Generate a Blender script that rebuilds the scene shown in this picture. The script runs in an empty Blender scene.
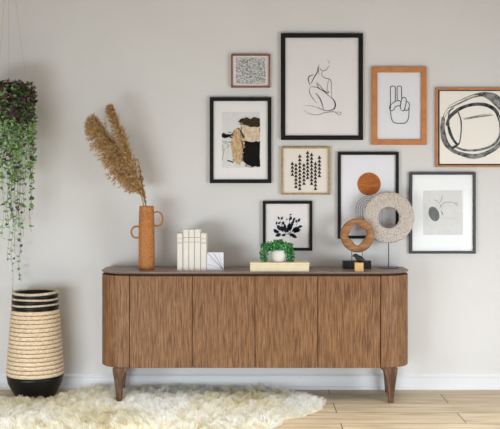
import bpy, bmesh, math, random
import numpy as np
from mathutils import Vector, Matrix
R = math.radians; PI = math.pi
rnd = random.Random(7)
col = bpy.context.scene.collection
D = 6.2; F = 953.25; H = 1.36; CX = 250.0; HY = 180.0   # camera distance, focal length (px), eye height, centre column, horizon row

def P(px, py, d):                      # point on the plane y = -d measured off the photograph
    k = (D - d) / F
    return Vector(((px - CX) * k, -d, H - (py - HY) * k))
def sc(d): return F / (D - d)

# ------------------------------------------------------------------ materials
def srgb(r, g, b):
    f = lambda c: (c/255)/12.92 if c/255 <= 0.04045 else ((c/255+0.055)/1.055)**2.4
    return (f(r), f(g), f(b), 1)
def newmat(name):
    m = bpy.data.materials.new(name); m.use_nodes = True
    nt = m.node_tree; b = nt.nodes['Principled BSDF']
    return m, nt, b
def plain(name, c, rough=.6, spec=.4, metal=0):
    m, nt, b = newmat(name)
    b.inputs['Base Color'].default_value = srgb(*c); b.inputs['Roughness'].default_value = rough
    b.inputs['Specular IOR Level'].default_value = spec; b.inputs['Metallic'].default_value = metal
    return m
def node(nt, t, **kw):
    n = nt.nodes.new(t)
    for k, v in kw.items():
        if k in n.inputs: n.inputs[k].default_value = v
        else: setattr(n, k, v)
    return n
def ramp(nt, stops):
    n = nt.nodes.new('ShaderNodeValToRGB'); cr = n.color_ramp
    while len(cr.elements) < len(stops): cr.elements.new(.5)
    for e, (p, c) in zip(cr.elements, stops): e.position = p; e.color = c
    return n
def coords(nt, scale, rot=(0,0,0), kind='Object'):
    tc = nt.nodes.new('ShaderNodeTexCoord'); mp = nt.nodes.new('ShaderNodeMapping')
    mp.inputs['Scale'].default_value = scale; mp.inputs['Rotation'].default_value = rot
    nt.links.new(tc.outputs[kind], mp.inputs['Vector']); return mp
def noisy(name, stops, scale, nscale=1., detail=4, rough=.6, bump=0, spec=.4, nrough=.6, bdist=.002):
    m, nt, b = newmat(name)
    mp = coords(nt, scale); n = node(nt, 'ShaderNodeTexNoise', Scale=nscale, Detail=detail, Roughness=nrough)
    nt.links.new(mp.outputs[0], n.inputs['Vector'])
    r = ramp(nt, [(p, srgb(*c)) for p, c in stops]); nt.links.new(n.outputs['Fac'], r.inputs[0])
    nt.links.new(r.outputs[0], b.inputs['Base Color'])
    b.inputs['Roughness'].default_value = rough; b.inputs['Specular IOR Level'].default_value = spec
    if bump:
        bp = node(nt, 'ShaderNodeBump', Strength=bump, Distance=bdist)
        nt.links.new(n.outputs['Fac'], bp.inputs['Height']); nt.links.new(bp.outputs[0], b.inputs['Normal'])
    return m
def wood(name, dark, mid, light, sx, sz, rough=.55):
    """broad grain + short fine pores, grain along z (sz small)"""
    m, nt, b = newmat(name)
    mp = coords(nt, (sx, sx, sz)); n = node(nt, 'ShaderNodeTexNoise', Scale=1., Detail=5., Roughness=.62, Distortion=.4)
    nt.links.new(mp.outputs[0], n.inputs['Vector'])
    r = ramp(nt, [(.36, srgb(*dark)), (.5, srgb(*mid)), (.64, srgb(*light))]); nt.links.new(n.outputs['Fac'], r.inputs[0])
    mp2 = coords(nt, (sx*3.2, sx*3.2, sz*3.2)); n2 = node(nt, 'ShaderNodeTexNoise', Scale=1., Detail=2., Roughness=.5)
    nt.links.new(mp2.outputs[0], n2.inputs['Vector'])
    r2 = ramp(nt, [(.40, (.62,.57,.54,1)), (.5, (1,1,1,1))]); nt.links.new(n2.outputs['Fac'], r2.inputs[0])
    mx = nt.nodes.new('ShaderNodeMix'); mx.data_type = 'RGBA'; mx.blend_type = 'MULTIPLY'; mx.inputs[0].default_value = .75
    nt.links.new(r.outputs[0], mx.inputs[6]); nt.links.new(r2.outputs[0], mx.inputs[7])
    nt.links.new(mx.outputs[2], b.inputs['Base Color'])
    bp = node(nt, 'ShaderNodeBump', Strength=.25, Distance=.002)
    nt.links.new(n2.outputs['Fac'], bp.inputs['Height']); nt.links.new(bp.outputs[0], b.inputs['Normal'])
    b.inputs['Roughness'].default_value = rough; b.inputs['Specular IOR Level'].default_value = .3
    return m

M = {}
M['wall'] = noisy('wall_paint', [(.3, (220,217,215)), (.7, (224,221,219))], (3,3,3), 1., 5, .9, .05, .2)
M['ceiling'] = plain('ceiling_paint', (235,233,230), .9)
M['trim'] = plain('trim_paint', (228,228,231), .45)
M['walnut'] = wood('walnut_oak', (98,63,40), (134,96,64), (155,115,80), 135, 6.5)
M['walnut_top'] = noisy('walnut_top', [(.3, (112,92,82)), (.5,(134,112,101)), (.7, (150,128,116))], (3,40,40), 1., 4, .42, .1, .5)
M['walnut_leg'] = wood('walnut_leg', (84,58,42), (108,77,57), (128,95,71), 40, 5)
M['recess_shade'] = plain('shaded_recess', (58,40,30), .8)
M['black_frame'] = noisy('black_wood', [(.3, (20,18,18)), (.7, (28,26,25))], (60,60,60), 1., 2, .5, 0, .2)
M['grey_frame'] = plain('charcoal_frame', (66,64,66), .5)
M['gold_frame'] = noisy('gilded_wood', [(.3, (150,122,78)), (.7, (196,168,118))], (60,60,60), 1., 3, .4)
M['orange_frame'] = noisy('cherry_wood', [(.3, (184,116,64)), (.7, (204,136,82))], (20,20,20), 1., 3, .5)
M['red_frame'] = noisy('redwood', [(.3, (110,58,42)), (.7, (160,98,74))], (50,50,50), 1., 3, .5)
M['copper_frame'] = noisy('oak_float_frame', [(.3, (178,118,76)), (.7, (198,140,96))], (20,20,20), 1., 3, .5)
M['mat'] = plain('mat_board', (238,233,231), .85, .2)
M['mat_white'] = plain('white_mat_board', (246,246,246), .85, .2)
M['paper'] = plain('drawing_paper', (236,229,227), .9, .2)
M['paper_lilac'] = plain('cool_paper', (235,232,236), .9, .2)
M['paper_cream'] = plain('cream_paper', (236,226,216), .9, .2)
M['paper_grey'] = noisy('grey_paper', [(.3, (218,216,213)), (.7, (226,224,222))], (30,30,30), 1., 3, .9)
M['canvas'] = plain('canvas', (244,237,229), .9, .2)
M['ink'] = plain('ink', (30,29,32), .8, .2)
M['ink_soft'] = plain('pale_ink', (120,116,116), .8, .2)
M['ink_grey'] = noisy('grey_wash', [(.35, (58,60,64)), (.70, (176,175,173))], (34,34,34), 1., 4, .9)
M['ink_wash'] = noisy('brushed_ink', [(.40, (20,22,26)), (.75, (120,122,125))], (34,34,34), 1., 5, .9)
M['ink_navy'] = plain('navy_ink', (40,42,56), .8, .2)
M['ink_brown'] = plain('brown_ink', (58,46,44), .8, .2)
M['sun'] = noisy('rust_paint', [(.3, (150,84,38)), (.6, (190,112,52)), (.8, (205,140,80))], (30,30,90), 1., 4, .9)
M['tan'] = noisy('tan_paint', [(.35, (184,142,96)), (.65, (222,198,164))], (90,90,40), 1., 4, .9)
M['peach'] = noisy('peach_paint', [(.35, (208,178,146)), (.65, (230,214,196))], (50,50,50), 1., 4, .9)
M['black_paint'] = noisy('black_paint', [(.3, (12,11,11)), (.8, (34,29,26))], (60,60,200), 1., 4, .8, 0, .1)
M['olive_paint'] = noisy('umber_paint', [(.35, (26,22,17)), (.7, (84,70,48))], (60,60,140), 1., 4, .8, 0, .1)
M['script'] = None

def glass_mat():
    m, nt, b = newmat('picture_glass'); nt.nodes.remove(b)
    out = nt.nodes['Material Output']
    fr = node(nt, 'ShaderNodeFresnel', IOR=1.14); tr = nt.nodes.new('ShaderNodeBsdfTransparent'); gl = node(nt, 'ShaderNodeBsdfGlossy', Roughness=.04)
    mx = nt.nodes.new('ShaderNodeMixShader')
    nt.links.new(fr.outputs[0], mx.inputs[0]); nt.links.new(tr.outputs[0], mx.inputs[1]); nt.links.new(gl.outputs[0], mx.inputs[2])
    nt.links.new(mx.outputs[0], out.inputs['Surface']); return m
M['glass'] = glass_mat()

def speckle_mat():
    m, nt, b = newmat('dense_grey_lettering')
    mp = coords(nt, (120,120,170)); n = node(nt, 'ShaderNodeTexNoise', Scale=1., Detail=2., Roughness=.6)
    nt.links.new(mp.outputs[0], n.inputs['Vector'])
    r = ramp(nt, [(.40, srgb(120,122,122)), (.58, srgb(222,218,214))]); nt.links.new(n.outputs['Fac'], r.inputs[0])
    nt.links.new(r.outputs[0], b.inputs['Base Color']); b.inputs['Roughness'].default_value = .9
    return m
M['script'] = speckle_mat()

def floor_mat():
    m, nt, b = newmat('oak_planks')
    mp = coords(nt, (1,1,1)); mp.inputs['Location'].default_value = (.69,.15,0)
    br = node(nt, 'ShaderNodeTexBrick', Scale=1.)
    br.offset = .37; br.squash = 1.0
    br.inputs['Brick Width'].default_value = 1.9; br.inputs['Row Height'].default_value = .24
    br.inputs['Mortar Size'].default_value = .0034; br.inputs['Mortar Smooth'].default_value = .2; br.inputs['Bias'].default_value = 0
    br.inputs['Color1'].default_value = (0,0,0,1); br.inputs['Color2'].default_value = (1,1,1,1); br.inputs['Mortar'].default_value = (.5,.5,.5,1)
    nt.links.new(mp.outputs[0], br.inputs['Vector'])
    mp2 = coords(nt, (2.2,26,1)); n = node(nt, 'ShaderNodeTexNoise', Scale=1., Detail=5., Roughness=.6, Distortion=.6)
    sep = nt.nodes.new('ShaderNodeVectorMath'); sep.operation = 'ADD'
    sv = nt.nodes.new('ShaderNodeVectorMath'); sv.operation = 'SCALE'; sv.inputs[3].default_value = 7.
    nt.links.new(br.outputs['Color'], sv.inputs[0])
    nt.links.new(mp2.outputs[0], sep.inputs[0]); nt.links.new(sv.outputs[0], sep.inputs[1])
    nt.links.new(sep.outputs[0], n.inputs['Vector'])
    r = ramp(nt, [(.28, srgb(168,146,116)), (.5, srgb(202,182,150)), (.72, srgb(217,200,172))]); nt.links.new(n.outputs['Fac'], r.inputs[0])
    pv = ramp(nt, [(0, (.88,.87,.86,1)), (1, (1.0,1.0,1.0,1))]); nt.links.new(br.outputs['Color'], pv.inputs[0])
    mx = nt.nodes.new('ShaderNodeMix'); mx.data_type = 'RGBA'; mx.blend_type = 'MULTIPLY'; mx.inputs[0].default_value = 1
    nt.links.new(r.outputs[0], mx.inputs[6]); nt.links.new(pv.outputs[0], mx.inputs[7])
    mj = nt.nodes.new('ShaderNodeMix'); mj.data_type = 'RGBA'
    nt.links.new(br.outputs['Fac'], mj.inputs[0]); nt.links.new(mx.outputs[2], mj.inputs[6]); mj.inputs[7].default_value = srgb(96,74,52)
    nt.links.new(mj.outputs[2], b.inputs['Base Color'])
    b.inputs['Roughness'].default_value = .5; b.inputs['Specular IOR Level'].default_value = .35
    return m
M['floor'] = floor_mat()

# ------------------------------------------------------------------ mesh helpers
def link(name, me, mats, parent=None):
    o = bpy.data.objects.new(name, me); col.objects.link(o)
    for m in (mats if isinstance(mats, (list, tuple)) else [mats]): me.materials.append(m)
    if parent is not None: o.parent = parent
    return o
def build(name, bm, mats, parent=None, smooth=False, bevel=0, origin=None):
    bmesh.ops.recalc_face_normals(bm, faces=bm.faces[:])
    if origin is not None: bmesh.ops.translate(bm, verts=bm.verts[:], vec=-Vector(origin))
    me = bpy.data.meshes.new(name); bm.to_mesh(me); bm.free()
    if smooth:
        for p in me.polygons: p.use_smooth = True
    o = link(name, me, mats, parent)
    if origin is not None: o.location = origin
    if bevel:
        mod = o.modifiers.new('bevel', 'BEVEL'); mod.width = bevel; mod.segments = 3; mod.limit_method = 'ANGLE'; mod.angle_limit = R(40)
    return o
def tag(o, label=None, cat=None, group=None, kind=None):
    if label: o['label'] = label
    if cat: o['category'] = cat
    if group: o['group'] = group
    if kind: o['kind'] = kind
    return o
def thing(name, label, cat, loc=(0,0,0), group=None):
    o = bpy.data.objects.new(name, None); col.objects.link(o); o.location = loc; o.empty_display_size = .05
    return tag(o, label, cat, group)
def box(bm, x0, x1, y0, y1, z0, z1, mi=0):
    vs = [bm.verts.new(p) for p in ((x0,y0,z0),(x1,y0,z0),(x1,y1,z0),(x0,y1,z0),(x0,y0,z1),(x1,y0,z1),(x1,y1,z1),(x0,y1,z1))]
    for f in ((0,3,2,1),(4,5,6,7),(0,1,5,4),(1,2,6,5),(2,3,7,6),(3,0,4,7)):
        bm.faces.new([vs[i] for i in f]).material_index = mi
def prism(bm, pts, z0, z1, mi=0):
    a = [bm.verts.new((x,y,z0)) for x,y in pts]; b = [bm.verts.new((x,y,z1)) for x,y in pts]
    n = len(pts)
    for i in range(n): bm.faces.new((a[i], a[(i+1)%n], b[(i+1)%n], b[i])).material_index = mi
    bm.faces.new(a[::-1]).material_index = mi; bm.faces.new(b).material_index = mi
def rings(bm, rs, cap=True, mi=0, closed=False):
    """rs: list of rings (lists of Vector) joined with quads"""
    vr = [[bm.verts.new(p) for p in r] for r in rs]; n = len(rs[0])
    seq = list(zip(vr, vr[1:])) + ([(vr[-1], vr[0])] if closed else [])
    for a, b in seq:
        for i in range(n): bm.faces.new((a[i], a[(i+1)%n], b[(i+1)%n], b[i])).material_index = mi
    if cap and not closed:
        bm.faces.new(vr[0][::-1]).material_index = mi; bm.faces.new(vr[-1]).material_index = mi
def lathe(bm, prof, seg=48, mi=0, c=(0,0), cap=False, wob=0):
    rings(bm, [[Vector((c[0]+r*math.cos(2*PI*i/seg)*(1+wob*math.sin(3*2*PI*i/seg+z*40)), c[1]+r*math.sin(2*PI*i/seg), z)) for i in range(seg)] for r, z in prof], cap, mi)
def tube(bm, pts, r, seg=8, mi=0, closed=False):
    pts = [Vector(p) for p in pts]; n = len(pts); rs = []
    rr = r if isinstance(r, (list, tuple)) else [r]*n
    up = None
    for i, p in enumerate(pts):
        if closed: t = pts[(i+1)%n] - pts[i-1]
        else: t = pts[min(i+1, n-1)] - pts[max(i-1, 0)]
        t.normalize()
        if up is None:
            up = t.orthogonal().normalized()
        else:
            up = (up - t*up.dot(t)).normalized()
        s = t.cross(up)
        rs.append([p + (up*math.cos(2*PI*k/seg) + s*math.sin(2*PI*k/seg))*rr[i] for k in range(seg)])
    rings(bm, rs, True, mi, closed)
def cat_rom(pts, sub=6, closed=False):
    pts = [Vector(p) for p in pts]; n = len(pts); out = []
    if n < 3 and not closed:
        return [pts[0].lerp(pts[-1], i/sub) for i in range(sub+1)]
    rng = n if closed else n-1
    for i in range(rng):
        g = (lambda k: pts[k % n]) if closed else (lambda k: pts[max(0, min(n-1, k))])
        p0, p1, p2, p3 = g(i-1), g(i), g(i+1), g(i+2)
        for k in range(sub):
            t = k/sub
            out.append(.5*((2*p1) + (p2-p0)*t + (2*p0-5*p1+4*p2-p3)*t*t + (3*p1-p0-3*p2+p3)*t**3))
    if not closed: out.append(pts[-1])
    return out

# ------------------------------------------------------------------ the setting
def struct(name, bm, m, **kw):
    o = build(name, bm, m, **kw); o['kind'] = 'structure'; return o
XL, XR, YF, ZC = -3.4, 3.4, -7.4, 2.85
bm = bmesh.new(); box(bm, XL, XR, 0, .12, 0, ZC); struct('wall_back', bm, M['wall'])
bm = bmesh.new(); box(bm, XL, XR, YF, .12, -.08, 0); fl = struct('floor', bm, M['floor'])
bm = bmesh.new(); box(bm, XL, XR, YF, .12, ZC, ZC+.08); struct('ceiling', bm, M['ceiling'])
bm = bmesh.new()   # skirting board, profiled: tall board, small bead on top, toe strip at the floor
prof = [(0,0),(-.020,0),(-.020,.016),(-.014,.022),(-.014,.078),(-.017,.082),(-.017,.088),(-.010,.094),(-.006,.099),(0,.100)]
a = [bm.verts.new((XL, y, z)) for y, z in prof]; b = [bm.verts.new((XR, y, z)) for y, z in prof]
for i in range(len(prof)): bm.faces.new((a[i], a[(i+1)%len(prof)], b[(i+1)%len(prof)], b[i]))
bm.faces.new(a[::-1]); bm.faces.new(b)
struct('baseboard_back', bm, M['trim'])

# ------------------------------------------------------------------ sideboard
SX = .031; HW = .955; FD = .40; BK = .022; CR = .17
def rrect(hw, front, back, cr, cb, n=12):
    pts = []
    def arc(cx, cy, r, a0, a1):
        for k in range(n+1):
            a = a0 + (a1-a0)*k/n; pts.append((cx + r*math.cos(a), cy + r*math.sin(a)))
    arc(-hw+cr, -front+cr, cr, PI, 1.5*PI); arc(hw-cr, -front+cr, cr, 1.5*PI, 2*PI)
    arc(hw-cb, -back-cb, cb, 0, .5*PI); arc(-hw+cb, -back-cb, cb, .5*PI, PI)
    return pts
sb = thing('sideboard', 'long walnut sideboard with rounded ends, four plain doors and tapered legs, against the wall', 'sideboard', (SX, -.2, 0))
def sbb(name, bm, m, **kw):
    bmesh.ops.translate(bm, verts=bm.verts[:], vec=(0, .2, 0)); return build(name, bm, m, sb, **kw)
zb, zt = .216, .777
bm = bmesh.new(); box(bm, -.764, .764, -.378, -BK, zb, zt); sbb('carcass', bm, M['walnut_leg'])
for s in (-1, 1):
    pts = [(.7665, -FD)]
    for k in range(17):
        a = -PI/2 + PI/2*k/16; pts.append((HW-CR + CR*math.cos(a), -FD+CR + CR*math.sin(a)))
    pts += [(HW-.06, -BK) if False else (HW, -BK-.06)]
    for k in range(1, 7):
        a = PI/2*k/6; pts.append((HW-.06+.06*math.cos(a), -BK-.06+.06*math.sin(a)))
    pts.append((.7665, -BK))
    bm = bmesh.new(); prism(bm, [(s*x, y) for x, y in pts], zb, zt)
    sbb('end_panel', bm, M['walnut'], bevel=.003)
for k in range(4):
    x0 = -.764 + .382*k + .0015; x1 = x0 + .382 - .004
    bm = bmesh.new(); box(bm, x0, x1, -FD, -.379, zb, zt-.003); sbb('door', bm, M['walnut'], bevel=.0015)
bm = bmesh.new()   # recess under the worktop, its shade put into the dark wood colour
prism(bm, rrect(HW-.03, FD-.03, BK+.01, CR-.03, .05), zt-.001, .786); sbb('recess', bm, M['recess_shade'])
bm = bmesh.new()
def lay(ins, z): return [Vector((x, y, z)) for x, y in rrect(HW+.004-ins, FD+.006-ins, BK-.002+ins*.2, CR-ins, .05)]
rings(bm, [lay(.022, .785), lay(.004, .793), lay(.0, .797), lay(.002, .800)])
sbb('top', bm, M['walnut_top'])
def leg(xo, yo, s, sy):
    """tapered leg with a curved bracket on the inner side (s = outward x direction)"""
    bm = bmesh.new(); rs = []
    for z, w0, w1, dy in ((0, .0155, -.0155, .014), (.02, .016, -.016, .015), (.09, .023, -.021, .019), (.14, .029, -.0265, .022), (.160, .0315, -.031, .024), (.176, .034, -.037, .025), (.190, .036, -.045, .026), (.202, .037, -.054, .027), (.210, .038, -.062, .027), (.216, .039, -.070, .027)):
        z_ = z
        q = [(w0, -dy), (w0, dy), (w1, dy), (w1, -dy)]
        rs.append([Vector((xo + s*a + 0, yo + b, z_)) for a, b in q])
    rings(bm, rs); return bm
for s in (-1, 1):
    sbb('leg', leg(s*.829, -.384, s, -1), M['walnut_leg'], bevel=.005)
    sbb('leg', leg(s*.850, -.090, s, 1), M['walnut_leg'], bevel=.005)

# ------------------------------------------------------------------ tall terracotta vase with two ring handles
VD = .235; vx = P(146.6, 0, VD).x; TOP = .800
v = thing('vase', 'tall burnt orange cylinder vase with two loop handles at different heights', 'vase', (vx, -VD, TOP))
M['terracotta'] = noisy('terracotta', [(.3, (152,94,42)), (.5,(178,114,58)), (.7, (196,136,80))], (60,60,120), 1., 5, .6, .15)
bm = bmesh.new()
lathe(bm, [(.0001,0),(.046,0),(.0495,.004),(.051,.03),(.0505,.15),(.0495,.28),(.047,.36),(.045,.392),(.0452,.397),(.0405,.397),(.040,.38),(.043,.20),(.043,.03),(.0001,.02)], 40)
build('body', bm, M['terracotta'], v, smooth=True)
def handle(cx, cz, rx, rz, x0):
    pts = []
    s = 1 if cx > 0 else -1
    for k in range(15):
        a = -R(112) + R(224)*k/14
        pts.append((cx + s*rx*math.cos(a), 0, cz + rz*math.sin(a)))
    pts = [(s*.044, 0, pts[0][2]-.001)] + pts + [(s*.044, 0, pts[-1][2]+.001)]
    bm = bmesh.new(); tube(bm, pts, .0058, 8); return bm
build('handle', handle(.066, .316, .035, .045, 0), M['terracotta'], v, smooth=True)
build('handle', handle(-.064, .234, .032, .036, 0), M['terracotta'], v, smooth=True)

# pampas plumes
M['pampas'] = noisy('dry_pampas', [(.34, (134,96,54)), (.5, (188,148,98)), (.66, (226,196,150))], (60,60,60), 1., 3, .9, 0, .1)
M['stem_dry'] = plain('dry_stem', (178,148,96), .8)
def plume(label, path, dens, length, spread, side, droop, seed, d0, start=.36):
    rr = random.Random(seed)
    pts = [P(x, y, d0 - dd) for x, y, dd in path]
    base = pts[0].copy()
    root = thing('pampas_grass', label, 'dried grass', base, 'pampas plumes in the orange vase')
    c = cat_rom(pts, 8)
    bm = bmesh.new(); tube(bm, [p-base for p in c], [.0028*(1-.6*i/len(c)) for i in range(len(c))], 6); build('stem', bm, M['stem_dry'], root)
    V = []; Fc = []
    n = len(c); i0 = int(n*start); side = Vector(side)
    def strand(q, d, L, w, st, droop, sd):
        b0 = len(V)
        for k in range(st+1):
            f = 1-.7*k/st
            V.extend([tuple(q - base - sd*w*f), tuple(q - base + sd*w*f)])
            q = q + d*L/st; d = (d + Vector((0,0,-droop)) * (.5+k*.3)).normalized()
        for k in range(st): Fc.append((b0+2*k, b0+2*k+1, b0+2*k+3, b0+2*k+2))
    for _ in range(dens):      # side branches carrying fine hairs
        u = rr.random(); fi = i0 + u*(n-1-i0); i = int(fi); p = c[i].lerp(c[min(i+1, n-1)], fi-i)
        t = (c[min(i+1, n-1)] - c[max(i-1, 0)]).normalized()
        prof = min(1, .45+u*3.)*min(1, .35+(1-u)*1.5)
        L = length*prof*rr.uniform(.55, 1.1)
        ang = rr.uniform(0, 2*PI); o1 = t.orthogonal().normalized(); o2 = t.cross(o1)
        d = (t*rr.uniform(.5, 1.0) + (o1*math.cos(ang) + o2*math.sin(ang))*spread*rr.uniform(.3, 1) + side*rr.uniform(.3, 1)).normalized()
        q = p.copy(); st = 5; dd = d.copy()
        for k in range(st):
            for h in range(4):
                rv = Vector((rr.uniform(-1,1), rr.uniform(-1,1), rr.uniform(-1,.6)))
                hd = (dd + rv*.75).normalized(); sd = hd.cross(Vector((rr.uniform(-.4,.4), 1, rr.uniform(-.4,.4)))).normalized()
                strand(q, hd, rr.uniform(.016, .030)*min(1, L/.04), rr.uniform(.0008, .0017), 3, droop*.8, sd)
            q = q + dd*L/st; dd = (dd + Vector((0,0,-droop))*(.4+k*.2)).normalized()
    me = bpy.data.meshes.new('plume'); me.from_pydata(V, [], Fc); link('plume', me, M['pampas'], root)
plume('broad feathery dried pampas plume arching to the left, widest in the orange vase',
      [(144,226,0),(143.5,206,.0),(138,188,.01),(128,168,.02),(115,147,.02),(103,130,.02),(96,122,.02)], 1000, .170, .95, (-1.0,0,-.12), .26, 3, VD, .30)
plume('tall slim dried pampas plume rising highest above the orange vase',
      [(146,228,0),(144,206,-.01),(138,184,-.02),(130,158,-.02),(121,132,-.02),(113,114,-.02),(111,108,-.02)], 480, .060, .70, (-.35,0,0), .12, 4, VD, .26)
plume('short thin dried pampas sprig nearest the vase mouth, right of the big plumes',
      [(149,226,0),(145.5,205,.01),(143,192,.01),(140.5,176,.01),(138,160,.01)], 110, .022, .5, (.1,0,0), .10, 5, VD, .22)

# ------------------------------------------------------------------ books and the little plaque
M['book_cream'] = noisy('cream_cloth', [(.3, (224,217,207)), (.7, (234,227,218))], (200,200,200), 1., 2, .8)
M['pages'] = plain('pages', (236,230,216), .9)
M['foil'] = plain('spine_print', (150,140,122), .6)
M['spine_dark'] = plain('head_band', (92,88,80), .8)
BD = .305
posn = ['leftmost of the five upright books, short with a dark head band', 'tall cream book second from the left of the upright row',
        'tall cream book in the middle of the upright row', 'tall cream book second from the right of the upright row', 'short cream book at the right end of the upright row, beside the square plaque']
for i, (x0, x1, yt) in enumerate(((177.0,182.6,233.3),(183.0,188.6,229.6),(188.8,194.3,229.7),(194.5,200.4,229.6),(200.6,206.4,233.4))):
    a = P(x0, yt, BD); b = P(x1, yt, BD); w = (b.x-a.x)/2-.0004; h = a.z-TOP
    k = thing('book', ('cream cloth book, ' if i in (0,) else '') + posn[i], 'book', ((a.x+b.x)/2, -BD, TOP), 'cream books standing on the sideboard')
    dep = .165
    bm = bmesh.new()      # cover: rounded spine and two boards in one C-shape
    o = []; n = 8
    for q in range(n+1):
        an = PI + PI*q/n; o.append((w*math.cos(an), .006 + w*.35*math.sin(an)))
    pts = o + [(w, dep), (w-.0025, dep), (w-.0025, .010), (-w+.0025, .010), (-w+.0025, dep), (-w, dep)]
    prism(bm, pts, 0, h); cov = build('cover', bm, M['book_cream'], k)
    bm = bmesh.new(); box(bm, -w+.0025, w-.0025, .010, dep-.006, .003, h-.003); build('pages', bm, M['pages'], k)
    for zz, th in (((.062,.003),(.055,.0012),(.035,.0015),(.030,.001)) if i in (0, 4) else ((.050,.0030),(.075,.0012),(.080,.0012))):
        bm = bmesh.new(); prism(bm, [(x*1.0, y-.0006) for x, y in o[1:-1]] + [(x, y+.0002) for x, y in reversed(o[1:-1])], h-zz, h-zz+th)
        build('spine_lettering', bm, M['foil'], cov)
    if i == 0:
        bm = bmesh.new(); prism(bm, [(x*.96, y) for x, y in o] + [(w-.003,.014), (-w+.003,.014)], h, h+.003); build('head_band', bm, M['spine_dark'], cov)
# plaque
pa, pb = P(206.6, 252.4, BD-.012), P(223.6, 252.4, BD-.012)
pw = pb.x-pa.x; ph = pa.z-TOP
k = thing('plaque', 'small square white plaque with dark lines fanning from its lower right corner, beside the books', 'ornament', ((pa.x+pb.x)/2, -BD+.012, TOP))
M['plaque'] = plain('white_glazed', (226,226,232), .25, .5)
bm = bmesh.new(); box(bm, -pw/2+.0005, pw/2, 0, .02, 0, ph); build('tile', bm, M['plaque'], k, bevel=.0015)
bm = bmesh.new()
def ribbon(bm, pts, w, y, mi=0, smooth=True, taper=False, yo=0):
    """flat ribbon of printed ink on the plane y, pts = (x, z)"""
    p = [Vector((a, b, 0)) for a, b in pts]
    if smooth: p = cat_rom(p, 6)
    n = len(p); L = []
    for i in range(n):
        t = p[min(i+1, n-1)]-p[max(i-1, 0)]
        if t.length < 1e-9: t = Vector((1,0,0))
        t.normalize(); s = Vector((-t.y, t.x, 0))
        f = 1.0
        if taper: f = .35+.65*math.sin(PI*i/(n-1))
        ww = w[min(len(w)-1, int(i/n*len(w)))] if isinstance(w, (list,tuple)) else w
        L.append((p[i]-s*ww*f/2, p[i]+s*ww*f/2))
    vs = [(bm.verts.new((a.x, y, a.y)), bm.verts.new((b.x, y, b.y))) for a, b in L]
    for (a, b), (c, d_) in zip(vs, vs[1:]): bm.faces.new((a, c, d_, b)).material_index = mi
ox, oz = pw/2-.004, .006
for ex, ez, w in ((-pw/2+.004, ph*.98, .0026), (-.010, ph*.97, .0026), (-pw/2+.004, ph*.36, .0014), (-pw/2+.02, ph*.66, .0009), (pw*.2, ph*.95, .0009)):
    ribbon(bm, [(ox, oz), ((ox+ex)/2+.002, (oz+ez)/2), (ex, ez)], w, -.0006)
build('line_pattern', bm, plain('umber_line', (120,100,92), .8), k)

# ------------------------------------------------------------------ cream box with potted succulent
fa, fb = P(249.9, 262.4, .375), P(309.4, 262.4, .375)
bxw = fb.x-fa.x; bxh = .055; bcx = (fa.x+fb.x)/2
k = thing('storage_box', 'long low cream box lying under the small potted plant', 'box', (bcx, -.315, TOP))
M['cream_box'] = noisy('cream_card', [(.3, (222,208,172)), (.7, (230,218,186))], (20,20,20), 1., 2, .75)
bm = bmesh.new(); box(bm, -bxw/2+.0015, bxw/2-.0015, -.0585, .0585, 0, bxh-.013); build('tray', bm, M['cream_box'], k, bevel=.0015)
bm = bmesh.new(); box(bm, -bxw/2, bxw/2, -.060, .060, bxh-.0128, bxh); build('lid', bm, M['cream_box'], k, bevel=.002)
pp = P(278.6, 262, .315)
k = thing('potted_plant', 'small trailing green succulent in a round white pot on the cream box', 'potted plant', (pp.x, -.315, TOP+bxh))
M['pot_white'] = plain('white_ceramic', (222,218,214), .5)
bm = bmesh.new(); lathe(bm, [(.0001,0),(.030,0),(.036,.004),(.042,.022),(.045,.045),(.045,.066),(.043,.074),(.040,.074),(.040,.064),(.0001,.062)], 36); build('pot', bm, M['pot_white'], k, smooth=True)
bm = bmesh.new(); lathe(bm, [(.0001,.0655),(.0395,.0655),(.0395,.06)], 24); build('soil', bm, plain('soil', (60,48,38), .95), k)
M['succ'] = [plain('deep_green_leaf', (34,92,46), .6), plain('green_leaf', (62,136,70), .6), plain('pale_green_leaf', (116,180,112), .6)]
def blob(bm, c, r, mi=0, sq=(1,1,1), seg=6):
    c = Vector(c); rs = []
    for j in range(1, 4):
        a = PI*j/4; rs.append([c + Vector((math.cos(2*PI*i/seg)*math.sin(a)*r*sq[0], math.sin(2*PI*i/seg)*math.sin(a)*r*sq[1], -math.cos(a)*r*sq[2])) for i in range(seg)])
    rings(bm, rs, True, mi)
rr = random.Random(11)
cush = bmesh.new()
for _ in range(260):
    a = rr.uniform(0, 2*PI); q = .052*math.sqrt(rr.random())
    blob(cush, (q*math.cos(a), q*math.sin(a), .072+.064*(1-(q/.056)**2)*rr.uniform(.35,1)+rr.uniform(-.003,.012)), rr.uniform(.0045,.007), rr.choice((0,0,1,1,2)))
for _ in range(34):    # upright sprigs
    a = rr.uniform(0, 2*PI); q = .05*math.sqrt(rr.random()); hh = rr.uniform(.02, .045)
    for j in range(5): blob(cush, (q*math.cos(a)*(1+j*.1)+rr.uniform(-.003,.003), q*math.sin(a)*(1+j*.1), .08+hh*j/4+rr.uniform(0,.004)), rr.uniform(.004,.0058), rr.choice((0,1,1,2)))
build('foliage', cush, M['succ'], k)
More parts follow.
